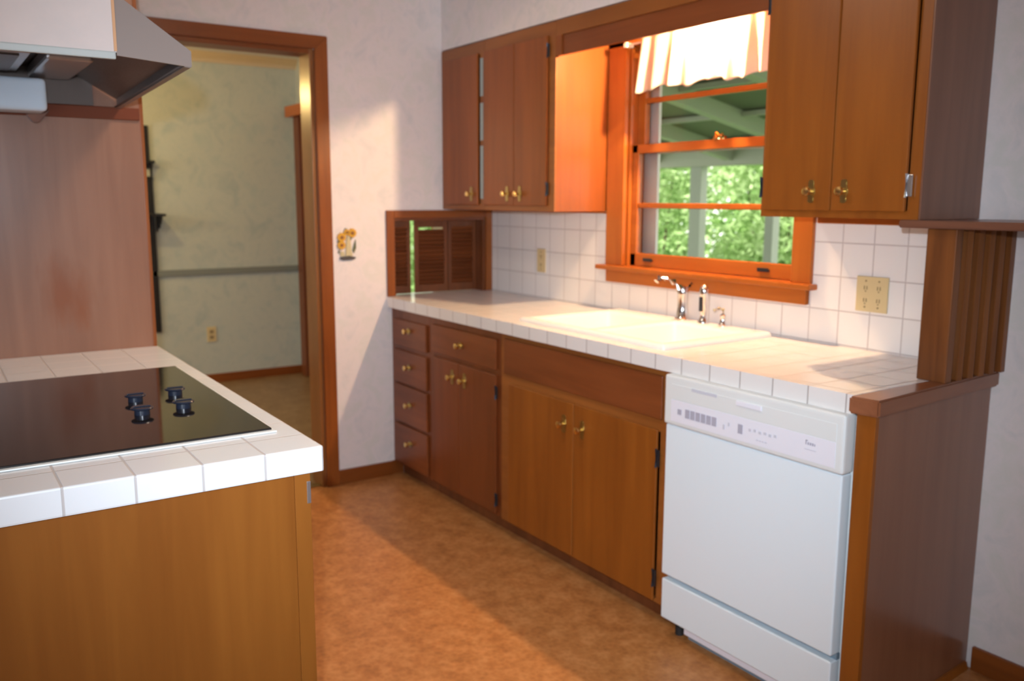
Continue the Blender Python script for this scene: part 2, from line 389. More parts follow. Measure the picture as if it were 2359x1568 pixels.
# backsplash tiles (thin field of tile on the window wall)
m = MB(); T0 = -.008
for a in ((0.001, .958, HC, ZB-.002), (.958, 2.03, HC, 1.04), (2.03, 2.615, HC, ZB-.002)):
    m.box(a[0], a[1], T0, 0, a[2], a[3])
m.build('trim_backsplash', M_BSPL, kind='structure')
MB().box(2.05, 2.60, -.022, -.0085, 1.318, ZB-.002, .002).build('trim_backsplash_cleat', W_TRIMX, kind='structure')
MB().box(.02, .94, -.020, -.0085, 1.333, ZB-.002, .002).build('trim_backsplash_cleat', W_TRIMX, kind='structure')

# doorway casing (door_1): kitchen side, lining
d = empty('door_1', (0, (DY0+DY1)/2, 0), kind='structure')
MB().prism([(-.968, 0), (-.905, 0), (-.905, 2.122), (-.968, 2.062)], 'x', 0, .02, .003).build('casing', W_CAS, d)
MB().prism([(-1.80, 0), (-1.863, 0), (-1.863, 2.122), (-1.80, 2.062)], 'x', 0, .02, .003).build('casing', W_CAS, d)
MB().prism([(-1.863, 2.122), (-.905, 2.122), (-.968, 2.062), (-1.80, 2.062)], 'x', 0, .02, .003).build('head_casing', W_CASY, d)
MB().box(-.125, .004, -.988, -.968, 0, 2.062, .002).build('jamb', wood('glossy jamb wood', (.26, .10, .028), (.18, .066, .016), 'z', .3, coat=.15), d)
MB().box(-.125, .004, -1.80, -1.78, 0, 2.062, .002).build('jamb', W_TRIM, d)
MB().box(-.125, .004, -1.78, -.988, 2.042, 2.062, .002).build('head_jamb', W_CASY, d)
MB().box(-.06, -.02, -1.78, -.988, 0.0005, .008, .003).build('threshold', M_BRASS, d)
# baseboards
MB().box(.0002, .014, -.905, -.6125, 0, .072, .003).box(.0002, .0009, -.6125, -.5455, 0, .0718).build('baseboard_back', W_CASY, kind='structure')
MB().box(2.680, XB, -.014, 0, 0, .074, .003).build('baseboard_window', W_CASX, kind='structure')
MB().box(XF, XF+.016, YL, 0, 0, .066, .003).build('baseboard_far', W_CASY, kind='structure')
MB().box(XF, XF+.022, YL, 0, .826, .872, .006).build('trim_chair_rail', M_RAIL, kind='structure')
MB().prism([(XF, H), (XF+.06, H), (XF+.05, H-.02), (XF+.015, H-.07), (XF, H-.07)], 'y', YL, 0).build('trim_crown', M_CROWN, kind='structure')
MB().prism([(YL, H), (YL+.001, H), (YL+.001, H-.001)], 'x', XF, XF+.01).build('trim_corner', M_CROWN, kind='structure') if False else None

# niche in the back wall with frame
nf = empty('trim_niche', (0, -.31, HC), kind='structure')
MB().box(.0005, .014, -.622, -.582, HC+.001, 1.338, .003).build('side_casing', W_CAS, nf)
MB().box(.0005, .014, -.046, -.010, HC+.001, 1.338, .003).build('side_casing', W_CAS, nf)
MB().box(.0005, .014, -.582, -.046, 1.300, 1.338, .003).build('head_casing', W_CASY, nf)
MB().box(-.12, 0, -.060, -.0405, HC, 1.301).build('jamb_lining', W_DARK, nf)
MB().box(-.12, 0, -.5845, -.572, HC, 1.301).build('jamb_lining', W_DARK, nf)
MB().box(-.12, 0, -.572, -.060, 1.286, 1.301).build('head_lining', W_DARKY, nf)

# window_1
wn = empty('window_1', (1.51, 0, 1.04), kind='structure')
MB().box(.953, 1.063, -.022, 0, 1.112, 2.06, .004).build('casing', W_TRIM, wn)
MB().box(1.952, 2.035, -.022, 0, 1.112, 2.06, .004).build('casing', W_TRIM, wn)
MB().box(.953, 2.035, -.022, 0, 2.02, 2.10, .004).build('head_casing', W_TRIMX, wn)
MB().box(.918, 2.055, -.052, .03, 1.092, 1.112, .005).build('sill', W_TRIMX, wn)
MB().box(.960, 2.020, -.024, -.0005, 1.038, 1.092, .004).build('apron', W_TRIMX, wn)
MB().box(1.0455, 1.056, 0, .13, 1.112, 2.04).build('jamb_lining', W_TRIM, wn)
MB().box(1.964, 1.9745, 0, .13, 1.112, 2.04).build('jamb_lining', W_TRIM, wn)
MB().box(1.056, 1.964, 0, .13, 2.025, 2.04).build('head_lining', W_TRIMX, wn)
MB().box(1.056, 1.072, .004, .020, 1.112, 2.025, .002).build('stop', W_TRIM, wn)
MB().box(1.948, 1.964, .004, .020, 1.112, 2.025, .002).build('stop', W_TRIM, wn)
def sash(name, y0, y1, z0, z1, zb, zt, mun, bottom, top):
    m = MB(); x0, x1 = 1.057, 1.963; sw = .046
    m.box(x0, x0+sw, y0, y1, z0, z1, .004); m.box(x1-sw, x1, y0, y1, z0, z1, .004)
    m.box(x0, x1, y0, y1, z0, z0+bottom, .004); m.box(x0, x1, y0, y1, z1-top, z1, .004)
    m.box(x0+sw, x1-sw, y0+.004, y1-.004, mun-.011, mun+.011, .004)
    o = m.build(name, W_TRIMX, wn)
    MB().box(x0+sw-.004, x1-sw+.004, (y0+y1)/2-.0015, (y0+y1)/2+.0015, z0+bottom-.004, z1-top+.004).build('pane', M_GLASS, o)
    return o
ls = sash('lower_sash', .022, .052, 1.113, 1.622, 0, 0, 1.369, .055, .036)
us = sash('upper_sash', .056, .086, 1.588, 2.024, 0, 0, 1.803, .036, .045)
m = MB(); m.lathe([(0, 0), (.022, 0), (.022, .004), (.012, .010), (0, .012)], (1.54, .037, 1.622)); m.tube([(1.515, .037, 1.630), (1.535, .030, 1.640), (1.56, .030, 1.638), (1.575, .034, 1.628)], [.007, .010, .009, .006])
m.build('sash_lock', M_BRASSB, ls, smooth=True)
for x in (1.185, 1.80):
    MB().box(x-.025, x+.025, .014, .022, 1.136, 1.146, .002).box(x-.025, x+.025, .010, .014, 1.136, 1.150, .001).build('sash_lift', M_HINGE, ls)
sf = MB().box(1.057, 1.140, .10, .115, 1.113, 2.02).box(1.93, 1.963, .10, .115, 1.113, 2.02).box(1.10, 1.93, .10, .115, 1.113, 1.15).box(1.10, 1.93, .10, .115, 1.585, 1.61).box(1.10, 1.93, .10, .115, 1.98, 2.02).build('storm_frame', M_STORM, wn)
# window_2 in the dining side, seen only through the gap between the shutters
w2 = empty('window_2', (-1.2, 0, .75), kind='structure')
MB().box(-1.75, -1.70, .02, .08, .75, 1.9).box(-.70, -.65, .02, .08, .75, 1.9).box(-1.70, -.70, .02, .08, .75, .80).box(-1.70, -.70, .02, .08, 1.85, 1.9).build('window_frame', W_TRIMX, w2)
MB().box(-1.70, -.70, .048, .052, .80, 1.85).build('pane', M_GLASS, w2)

# ------------------------------------------------------------------ hardware
def door_knob(par, x, z, yf, plate=True, r=.014):
    """turned knob with an ornate upright back plate on a front whose face is at y = yf"""
    if plate:
        pts = []
        for k in range(36):
            a = 2*PI*k/36; ca, sa = math.cos(a), math.sin(a)
            pts.append((x+math.copysign(abs(ca)**.6, ca)*(.0125+.002*math.cos(a*6)), z+math.copysign(abs(sa)**.85, sa)*.034))
        MB().prism(pts, 'y', yf-.003, yf, .0008).build('back_plate', M_BRASS, par)
    else:
        pts = [(x+math.cos(2*PI*k/28)*.021*(1+.1*math.cos(8*PI*k/28)), z+math.sin(2*PI*k/28)*.014*(1+.1*math.cos(8*PI*k/28))) for k in range(28)]
        MB().prism(pts, 'y', yf-.003, yf, .0008).build('back_plate', M_BRASS, par)
    m = MB(); m.lathe([(.007, 0), (.0055, .008), (.007, .012), (r*.9, .017), (r, .022), (r*.85, .028), (0, .031)], (x, yf-.002, z), (0, -1, 0), 18)
    m.build('knob', M_BRASSB, par, smooth=True)
def hinge(par, x, z, yf, mat=None, w=.011, h=.052):
    m = MB(); m.box(x-w/2, x+w/2, yf-.004, yf+.0005, z-h/2, z+h/2, .001)
    m.tube([(x-w/2, yf-.005, z-h/2-.003), (x-w/2, yf-.005, z+h/2+.003)], .004, 10)
    m.build('hinge', mat or M_HINGE, par)

# ------------------------------------------------------------------ base cabinets
FY = -.596   # face frame
def front(name, par, x0, x1, z0, z1, mat, y=FY, t=.012):
    m = MB(); m.box(x0, x1, y-t, y-.0005, z0, z1, .0045, seg=3); return m.build(name, mat, par)
TK = .072
# drawer base
c = empty('drawer_cabinet', (.2, -.3, 0), 'brown four drawer base cabinet at the wall below the shuttered niche', 'cabinet', None)
MB().box(.001, .392, FY, -.012, TK, .858).build('cabinet_body', W_BASE, c)
MB().box(.001, .392, -.545, -.012, 0, TK).build('toe_kick', W_DARK, c)
for i, (z0, z1, kz) in enumerate(((.683, .812, .765), (.500, .660, .587), (.300, .487, .400), (.086, .284, .205))):
    dr = front('drawer', c, .030, .372, z0, z1, W_BASEX); door_knob(dr, .200, kz, FY-.012, False)
# drawer over doors
c = empty('drawer_and_door_cabinet', (.69, -.3, 0), 'brown base cabinet with one wide drawer above two doors', 'cabinet', None)
MB().box(.394, 1.000, FY, -.012, TK, .858).build('cabinet_body', W_BASE, c)
MB().box(.394, 1.000, -.545, -.012, 0, TK).build('toe_kick', W_DARK, c)
dr = front('drawer', c, .425, .968, .700, .828, W_BASEX); door_knob(dr, .690, .764, FY-.012, False)
for x0, x1, kx in ((.425, .667, .616), (.671, .968, .720)):
    do = front('door', c, x0, x1, .084, .680, W_BASE); door_knob(do, kx, .612, FY-.012)
    if kx > .7: hinge(do, .973, .607, FY-.008); hinge(do, .973, .146, FY-.008)
# sink base
c = empty('sink_cabinet', (1.49, -.3, 0), 'wide brown sink base cabinet with false front and two doors beside the dishwasher', 'cabinet', None)
m = MB(); m.box(1.002, 1.020, -.590, -.012, TK, .858); m.box(1.976, 1.994, -.590, -.012, TK, .858); m.box(1.02, 1.976, -.590, -.012, TK, .09); m.box(1.02, 1.976, -.02, -.012, .09, .858)
m.build('cabinet_body', W_BASE, c)
m = MB(); m.box(1.002, 1.052, FY-.003, -.578, TK, .858, .001); m.box(1.934, 1.994, FY-.003, -.578, TK, .858, .001); m.box(1.052, 1.934, FY-.003, -.578, TK, .086, .001); m.box(1.052, 1.934, FY-.003, -.578, .655, .700, .001); m.box(1.052, 1.934, FY-.003, -.578, .838, .858, .001)
m.build('face_frame', W_UPX, c)
MB().box(1.002, 1.994, -.545, -.53, 0, TK).build('toe_kick', W_DARK, c)
front('false_front', c, 1.030, 1.945, .698, .842, W_BASEX, y=FY-.003, t=.010)
for x0, x1, kx, hx in ((1.062, 1.490, 1.436, None), (1.494, 1.928, 1.543, 1.934)):
    do = front('door', c, x0, x1, .078, .662, W_FRONT, y=FY-.003, t=.010); door_knob(do, kx, .577, FY-.013)
    if hx: hinge(do, hx, .569, FY-.010, None, .013, .056); hinge(do, hx, .160, FY-.010, None, .013, .056)
# end panel
c = empty('end_panel', (2.68, -.3, 0), 'brown wooden end panel standing right of the dishwasher', 'panel')
MB().hexa([(2.654, -.606, 0), (2.704, -.606, 0), (2.661, -.002, 0), (2.640, -.002, 0), (2.654, -.606, .872), (2.704, -.606, .872), (2.661, -.002, .872), (2.640, -.002, .872)], .001).build('side_board', wood('end panel wood', (.25, .105, .055), (.19, .074, .036), 'z', .3, coat=.35), c)
MB().box(2.652, 2.706, -.622, -.6065, .0, .872, .002).build('front_stile', W_FRONT, c)
MB().hexa([(2.7045, -.606, .001), (2.718, -.606, .001), (2.676, -.016, .001), (2.6625, -.016, .001), (2.7045, -.606, .022), (2.712, -.606, .022), (2.670, -.016, .022), (2.6625, -.016, .022)]).build('shoe_moulding', W_FRONT, c)

# ------------------------------------------------------------------ dishwasher
c = empty('dishwasher', (2.32, -.33, 0), 'white built-in dishwasher with control panel under the tiled counter', 'dishwasher')
MB().box(2.003, 2.638, -.60, -.03, .065, .855).build('tub', M_DWP, c)
do = MB().box(2.001, 2.636, -.642, -.601, .213, .706, .006, seg=3).build('door', M_DW, c)
cp = MB().box(1.998, 2.641, -.650, -.601, .708, .864, .010, seg=3).build('control_panel', M_DWP, c)
MB().box(2.030, 2.618, -.6515, -.6495, .722, .790, .0008).build('control_strip', M_DWC, cp)
MB().box(2.030, 2.618, -.6515, -.6495, .792, .838, .0008).build('handle_recess', M_DWP, cp)
MB().box(2.115, 2.215, -.6525, -.6512, .829, .838, .0004).build('latch_vent', M_LGREY, cp)
MB().box(2.29, 2.38, -.656, -.650, .822, .836, .002).build('latch_handle', M_DWC, cp)
def dwbtn(x0, x1, z0, z1, mat, nm='button'): return MB().box(x0, x1, -.6530, -.6514, z0, z1, .0004).build(nm, mat, cp)
dwbtn(2.060, 2.076, .748, .765, M_GREY)
for k in range(6): dwbtn(2.092+k*.0215, 2.110+k*.0215, .743, .770, M_GREY)
dwbtn(2.243, 2.250, .742, .757, M_LGREY, 'indicator'); dwbtn(2.262, 2.268, .755, .766, M_LGREY, 'indicator')
dwbtn(2.299, 2.316, .743, .770, M_GREY)
for k in range(6): dwbtn(2.338+k*.0175, 2.347+k*.0175, .757+(k % 2)*.002, .765+(k % 2)*.002, M_LGREY, 'indicator')
for k in range(4): dwbtn(2.366+k*.010, 2.373+k*.010, .737, .740, M_LGREY, 'printed_mark')
m = MB(); 
for k, (a, b, h) in enumerate(((2.528, 2.531, .012), (2.534, 2.539, .007), (2.541, 2.546, .007), (2.548, 2.553, .007), (2.555, 2.558, .006))): m.box(a, b, -.6522, -.6512, .765, .765+h)
m.box(2.528, 2.535, -.6522, -.6512, .775, .777); m.build('badge_lettering', M_GREY, cp)
dwbtn(2.526, 2.562, .752, .754, M_LGREY, 'printed_mark')
MB().box(2.002, 2.636, -.640, -.601, .063, .196, .005, seg=3).build('kick_plate', M_DW, c)
MB().box(2.004, 2.636, -.615, -.602, .196, .213).build('door_gap', M_DKG, c)
MB().box(2.085, 2.636, -.618, -.600, .030, .061, .003).build('lower_kick_plate', M_DWC, c)
MB().box(2.075, 2.636, -.585, -.56, .0, .035).build('lower_base', M_DKG, c)
MB().lathe([(.014, 0), (.014, .03), (.006, .032), (.006, .065)], (2.035, -.585, 0)).build('leveling_foot', M_BLACK, c)

# ------------------------------------------------------------------ worktop with the sink
SX0, SX1, SY0, SY1 = 1.070, 1.900, -.566, -.034
m = MB(); CT = HC-.0495
def slab(x0, x1, y0, y1, b=0): m.box(x0, x1, y0, y1, CT, HC, b)
hx0, hx1, hy0, hy1 = SX0+.02, SX1-.02, SY0+.02, SY1-.02
cverts = [(0.0155, -.6255), (2.6425, -.6255), (2.6425, -.0085), (0.0155, -.0085)]
slab(.0155, hx0, -.6255, -.0085); slab(hx1, 2.6425, -.6255, -.0085); slab(hx0, hx1, -.6255, hy0); slab(hx0, hx1, hy1, -.0085)
bmesh.ops.remove_doubles(m.bm, verts=m.bm.verts[:], dist=1e-5)
m.build('countertop', M_CTR, label='long white tiled countertop with the sink set in it, under the window', cat='countertop')
MB().box(-.119, .0150, -.584, -.041, HC-.03, HC, .001).build('niche_sill', M_CTR, kind='structure').name = 'trim_niche_sill'
m = MB(); m.hexa([(2.6435, -.648, .872), (2.722, -.636, .872), (2.682, -.001, .872), (2.6435, -.001, .872), (2.6435, -.648, HC+.001), (2.722, -.636, HC+.001), (2.682, -.001, HC+.001), (2.6435, -.001, HC+.001)], .005)
m.build('counter_end_cap', wood('cap wood', (.27, .10, .045), (.17, .055, .022), 'y', .3, coat=.3), label='brown wooden cap board closing the right end of the tiled counter', cat='wood cap')
# sink
def sink():
    tb = bmesh.new()
    xs = [SX0, SX0+.045, 1.470, 1.505, SX1-.045, SX1]; ys = [SY0, SY0+.040, SY1-.095, SY1]
    zt = HC+.018
    g = {(i, j): tb.verts.new((x, y, zt)) for i, x in enumerate(xs) for j, y in enumerate(ys)}
    for i in range(5):
        for j in range(3):
            a, b, c_, d_ = g[i, j], g[i+1, j], g[i+1, j+1], g[i, j+1]
            if (i in (1, 3)) and j == 1:
                cx, cy = (xs[i]+xs[i+1])/2, (ys[1]+ys[2])/2; dep = .17
                lo = [tb.verts.new((cx+(v.co.x-cx)*.90, cy+(v.co.y-cy)*.88, zt-dep)) for v in (a, b, c_, d_)]
                q = (a, b, c_, d_)
                for k in range(4): tb.faces.new((q[k], q[(k+1) % 4], lo[(k+1) % 4], lo[k]))
                tb.faces.new(lo)
            else: tb.faces.new((a, b, c_, d_))
    # skirt
    ring = [g[i, 0] for i in range(6)]+[g[5, j] for j in range(1, 4)]+[g[i, 3] for i in range(4, -1, -1)]+[g[0, j] for j in (2, 1)]
    low = []
    cx, cy = (SX0+SX1)/2, (SY0+SY1)/2
    for v in ring:
        low.append(tb.verts.new((v.co.x+(.004 if v.co.x > cx else -.004)*(abs(v.co.x-SX0) < .001 or abs(v.co.x-SX1) < .001), v.co.y, HC+.0005)))
    n = len(ring)
    for k in range(n): tb.faces.new((ring[k], low[k], low[(k+1) % n], ring[(k+1) % n]))
    bmesh.ops.recalc_face_normals(tb, faces=tb.faces[:])
    # rounded vertical corners and rims
    es = [e for e in tb.edges if len(e.link_faces) == 2 and e.calc_face_angle(0) > .4]
    bmesh.ops.bevel(tb, geom=es, offset=.016, segments=4, affect='EDGES', profile=.5, clamp_overlap=True)
    m = MB(); m._add(tb); return m
c = empty('sink', (1.485, -.3, HC), 'white double bowl drop-in sink in the tiled counter', 'sink')
sb = sink().build('basin', M_CER, c, smooth=True)
for x in (1.29, 1.68): MB().lathe([(0, .006), (.02, .005), (.036, .003), (.042, 0), (.042, -.004)], (x, -.315, HC+.018-.169), (0, 0, 1)).build('drain', M_CHROME, c, smooth=True)
ZD = HC+.0185
# faucet
c = empty('faucet', (1.500, -.085, ZD), 'chrome single lever faucet behind the sink, tallest of the three fittings', 'faucet')
m = MB(); m.lathe([(.030, 0), (.030, .006), (.024, .012), (.020, .05), (.021, .10), (.023, .115), (.018, .130), (0, .134)], (1.500, -.085, ZD)); m.build('body', M_CHROME, c, smooth=True)
m = MB(); m.tube([(1.500, -.085, ZD+.100), (1.499, -.105, ZD+.128), (1.497, -.135, ZD+.150), (1.494, -.175, ZD+.168), (1.492, -.205, ZD+.168), (1.491, -.218, ZD+.155)], [.018, .016, .013, .0115, .011, .011], 16); m.build('spout', M_CHROME, c, smooth=True)
m = MB(); m.tube([(1.512, -.080, ZD+.118), (1.524, -.074, ZD+.134), (1.532, -.070, ZD+.146)], [.010, .007, .008], 12); m.build('lever', M_CHROME, c, smooth=True)
c = empty('sprayer', (1.606, -.080, ZD), 'chrome spray head in its holder, middle of the three sink fittings', 'sprayer')
MB().lathe([(.022, 0), (.022, .005), (.016, .014), (.013, .022), (.012, .028)], (1.606, -.080, ZD)).build('holder', M_CHROME, c, smooth=True)
MB().lathe([(.010, .026), (.013, .040), (.0145, .075), (.016, .105), (.019, .120), (.015, .135), (.006, .146), (0, .148)], (1.606, -.080, ZD)).build('spray_head', M_CHROME, c, smooth=True)
MB().box(1.598, 1.614, -.0985, -.0935, ZD+.045, ZD+.100, .002).build('trigger', M_HINGE, c)
c = empty('soap_dispenser', (1.704, -.080, ZD), 'short chrome soap dispenser, rightmost of the three sink fittings', 'soap dispenser')
MB().lathe([(.018, 0), (.018, .004), (.012, .010), (.010, .030), (.012, .038), (.008, .044), (0, .046)], (1.704, -.080, ZD)).build('base', M_CHROME, c, smooth=True)
MB().tube([(1.704, -.080, ZD+.040), (1.704, -.080, ZD+.062), (1.702, -.100, ZD+.068), (1.700, -.125, ZD+.062)], [.006, .006, .005, .005], 10).build('spout', M_CREAM, c, smooth=True)

# ------------------------------------------------------------------ wall cabinets
YU = -.291
def shell(par, x0, x1, z0=ZB, z1=ZT-.001, mat=None, side=None):
    m = MB(); m.box(x0, x0+.016, YU, -.001, z0, z1); m.box(x1-.016, x1, YU, -.001, z0, z1); m.box(x0+.016, x1-.016, YU, -.001, z0, z0+.016); m.box(x0+.016, x1-.016, YU, -.001, z1-.016, z1); m.box(x0+.016, x1-.016, -.009, -.001, z0+.016, z1-.016)
    return m.build('cabinet_body', mat or W_UP, par)
c = empty('narrow_wall_cabinet', (.19, -.15, ZB), 'narrow brown wall cabinet in the corner with one door ajar beside a dark gap', 'cabinet', None)
shell(c, .001, .398, mat=W_UP)
m = MB(); m.box(.001, .022, UD, YU-.0003, ZB, 2.112); m.box(.022, .398, UD, YU-.0003, ZB, 1.372); m.box(.022, .398, UD, YU-.0003, 2.054, 2.112); m.box(.360, .398, UD, YU-.0003, 1.372, 2.054)
m.build('face_frame', W_UPX, c)
do = MB().box(.026, .352, UD-.012, UD-.0005, 1.366, 2.060, .004).build('door', W_UP, c); door_knob(do, .298, 1.418, UD-.012)
# what shows through the gap: pale shelf-front strip, divided by shelves
m = MB()
for z0, z1 in ((1.395, 1.640), (1.665, 1.835), (1.865, 2.035)): m.box(.364, .388, -.3012, -.2995, z0, z1)
m.build('inner_strip', M_CRACK, c)
c = empty('double_door_wall_cabinet', (.67, -.15, ZB), 'brown two door wall cabinet left of the window, its lamp-lit side facing the sink', 'cabinet', None)
shell(c, .400, .946, mat=W_UP)
m = MB(); m.box(.400, .412, UD, YU-.0003, ZB, 2.112); m.box(.900, .946, UD, YU-.0003, ZB, 2.112); m.box(.412, .900, UD, YU-.0003, ZB, 1.372); m.box(.412, .900, UD, YU-.0003, 2.054, 2.112)
m.build('face_frame', W_UPX, c)
for x0, x1, kx, hx in ((.407, .657, .606, None), (.660, .900, .706, .906)):
    do = MB().box(x0, x1, UD-.012, UD-.0005, 1.366, 2.060, .004).build('door', W_UP, c); door_knob(do, kx, 1.418, UD-.012)
    if hx: hinge(do, hx, 1.437, UD-.006); hinge(do, hx, 2.000, UD-.006)
c = empty('wall_cabinet', (2.31, -.15, ZB), 'large brown two door wall cabinet right of the window', 'cabinet', None)
shell(c, 2.044, 2.578, mat=W_FRONT)
m = MB(); m.box(2.044, 2.060, UD, YU-.0003, ZB, 2.112); m.box(2.545, 2.578, UD, YU-.0003, ZB, 2.112); m.box(2.060, 2.545, UD, YU-.0003, ZB, 1.366); m.box(2.060, 2.545, UD, YU-.0003, 2.054, 2.112)
m.build('face_frame', W_FRONT, c)
MB().box(2.5785, 2.584, UD, -.002, ZB, 2.112, .001).build('side_panel', wood('side panel wood', (.22, .10, .062), (.165, .072, .042), 'z', .34, coat=.3), c)
for x0, x1, kx, hx, hm in ((2.056, 2.306, 2.240, 2.053, M_HINGE), (2.309, 2.543, 2.352, 2.551, M_ALU)):
    do = MB().box(x0, x1, UD-.012, UD-.0005, 1.364, 2.060, .004).build('door', W_FRONT, c); door_knob(do, kx, 1.420, UD-.012)
    hinge(do, hx, 1.434, UD-.006, hm, .016 if hm == M_ALU else .010, .058); hinge(do, hx, 1.985, UD-.006, hm, .016 if hm == M_ALU else .010, .058)
c = empty('window_valance_board', (1.495, -.29, 1.97), 'brown wooden valance board bridging the two wall cabinets above the window', 'valance board')
MB().box(.947, 2.043, -.299, -.281, 2.052, 2.112, .001).build('top_rail', W_UPX, c)
MB().box(.947, 2.043, -.292, -.276, 1.974, 2.052, .002).build('lower_board', W_BASEX, c)
MB().box(.947, .984, -.299, -.2925, 1.974, 2.0518, .001).build('end_block', W_UP, c)
MB().box(.947, 2.043, -.275, -.001, 2.098, 2.112).build('top_board', W_UPX, c)
# lamp over the sink, hidden behind the valance
c = empty('sink_lamp', (1.58, -.125, 2.098), 'bare bulb in a white socket behind the wooden valance above the sink', 'lamp')
MB().lathe([(.035, 0), (.035, .006), (.02, .012), (.017, .024)], (1.58, -.125, 2.0975), (0, 0, -1)).build('socket', M_ROD, c, smooth=True)
c = empty('ceiling_fill_fitting', (1.6, -1.5, H), 'round unseen ceiling fitting added for the warm fill light in the kitchen', 'lamp')  # out of view, added to go with the warm fill light
MB().lathe([(.19, 0), (.19, .03), (.17, .045), (0, .05)], (1.6, -1.5, H-.0005), (0, 0, -1)).build('fitting', M_ROD, c, smooth=True)
# curtain
c = empty('curtain_rod', (1.53, -.052, 2.018), 'white curtain rod across the top of the kitchen window', 'curtain rod')
MB().tube([(1.100, -.052, 2.018), (1.955, -.052, 2.018)], .006, 10).build('rod', M_ROD, c)
for x in (1.100, 1.955): MB().box(x-.010, x+.010, -.062, -.0225, 2.008, 2.028, .003).build('bracket', M_ROD, c)
def curtain():
    tb = bmesh.new(); nx, nz = 260, 26; rows = []
    for j in range(nz+1):
        t = j/nz; row = []
        for i in range(nx+1):
            s = i/nx
            xt = 1.205+s*(1.945-1.205); xb = 1.172+s*(1.955-1.172)
            x = xt*(1-t)+xb*t
            ph = s*2*PI*8.5+1.1*math.sin(s*9)
            amp = .003+.007*t
            y = -.064-amp*(math.sin(ph+.8*math.sin(s*23))+.4*math.sin(ph*.53+1.3))
            z = 2.034-t*(2.034-1.826)-.007*math.sin(s*2*PI*3.2+.5)*t-.005*math.sin(ph)*t
            x += .004*math.cos(ph)*t
            row.append(tb.verts.new((x, y, z)))
        rows.append(row)
    for a, b in zip(rows, rows[1:]):
        for i in range(nx): tb.faces.new((a[i], a[i+1], b[i+1], b[i]))
    m = MB(); m._add(tb); return m
o = curtain().build('valance_curtain', M_CLOTH, smooth=True, label='short gathered cream curtain glowing above the kitchen window', cat='curtain')
sm = o.modifiers.new('s', 'SOLIDIFY'); sm.thickness = .0012

# slatted divider on the end cap, ledge above
c = empty('slatted_divider', (2.66, -.15, HC), 'brown upright wooden slats standing on the counter end cap', 'divider')
MB().box(2.612, 2.694, -.306, -.276, HC+.001, 1.3215, .003).build('slat', W_SLAT, c)
for k, y in enumerate((-.225, -.170, -.115, -.062)):
    Mx = Matrix.Translation((2.655, y, 0)) @ Matrix.Rotation(math.radians(-16), 4, 'Z')
    MB().box(-.040, .040, -.010, .010, HC+.001, 1.3215, .003, Mx).build('slat', W_SLAT, c)
MB().box(2.618, 2.694, -.024, -.002, HC+.001, 1.3215, .002).build('slat', W_SLAT, c)
MB().prism([(2.545, -.335), (4.6, -.335), (4.6, -.0005), (2.6, -.0005), (2.545, -.3)], 'z', 1.3222, 1.3425, .003).build('ledge_shelf', wood('ledge wood', (.20, .085, .05), (.13, .05, .028), 'x', .35), label='long dark brown ledge shelf running right from the top of the upright slats', cat='shelf')

# outlets
def duplex(name, x0, x1, z0, z1, cols, label, y=T0, cat='outlet'):
    c = empty(name, ((x0+x1)/2, y, z0), label, cat)
    MB().box(x0, x1, y-.006, y, z0, z1, .002).build('cover_plate', M_ALMOND, c)
    for cx in cols:
        zc = (z0+z1)/2
        for dz in (.020, -.020):
            MB().box(cx-.006, cx-.003, y-.0072, y-.0058, zc+dz-.006, zc+dz+.006).box(cx+.003, cx+.006, y-.0072, y-.0058, zc+dz-.006, zc+dz+.006).box(cx-.002, cx+.002, y-.0072, y-.0058, zc+dz-.013, zc+dz-.009).build('socket', M_SLOT, c)
        for dz in (.042, -.042): MB().lathe([(.0032, 0), (.0032, .0012), (0, .0016)], (cx, y-.006, zc+dz), (0, -1, 0), 10).build('screw', M_SLOT, c)
    return c
duplex('double_outlet', 2.209, 2.322, 1.040, 1.154, (2.243, 2.290), 'almond double outlet plate on the tiles right of the window')
duplex('outlet', .427, .492, 1.042, 1.156, (.460,), 'narrow almond outlet plate on the tiles left of the window')
c = empty('outlet', (XF, -.733, .33), 'almond outlet low on the far dining room wall', 'outlet')
MB().box(XF+.0005, XF+.007, -.768, -.698, .315, .430, .002).build('cover_plate', M_ALMOND, c)
for z in (.350, .392): MB().box(XF+.0065, XF+.009, -.748, -.718, z-.013, z+.013, .001).build('socket', M_SLOT, c)

# shutters in the niche
def shutter(y0, y1, label, x=-.075, rot=0, open_top=False):
    c = empty('louvered_shutter', (x, (y0+y1)/2, HC), label, 'shutter', 'louvered shutters in the wall niche')
    z0, z1 = .9165, 1.284; s = .020
    MB().box(x-.009, x+.009, y0, y0+s, z0, z1, .002).box(x-.009, x+.009, y1-s, y1, z0, z1, .002).box(x-.009, x+.009, y0+s, y1-s, z0, z0+.040, .002).box(x-.009, x+.009, y0+s, y1-s, z1-.034, z1, .002).build('frame', W_DARK, c)
    n = 14; a = z0+.036; b = z1-.029-(.018 if open_top else 0)
    for k in range(n):
        z = a+(k+.5)*(b-a)/n
        Mx = Matrix.Translation((x, 0, z)) @ Matrix.Rotation(math.radians(-52), 4, 'Y')
        MB().box(-.0135, .0135, y0+s, y1-s, -.0022, .0022, .001, Mx).build('louver', W_DARKY, c)
    return c
shutter(-.570, -.452, 'leftmost of the dark louvered shutters in the wall niche')
shutter(-.425, -.236, 'middle of the dark louvered shutters in the wall niche, right of the bright gap', open_top=True)
shutter(-.232, -.0615, 'rightmost of the dark louvered shutters in the wall niche')

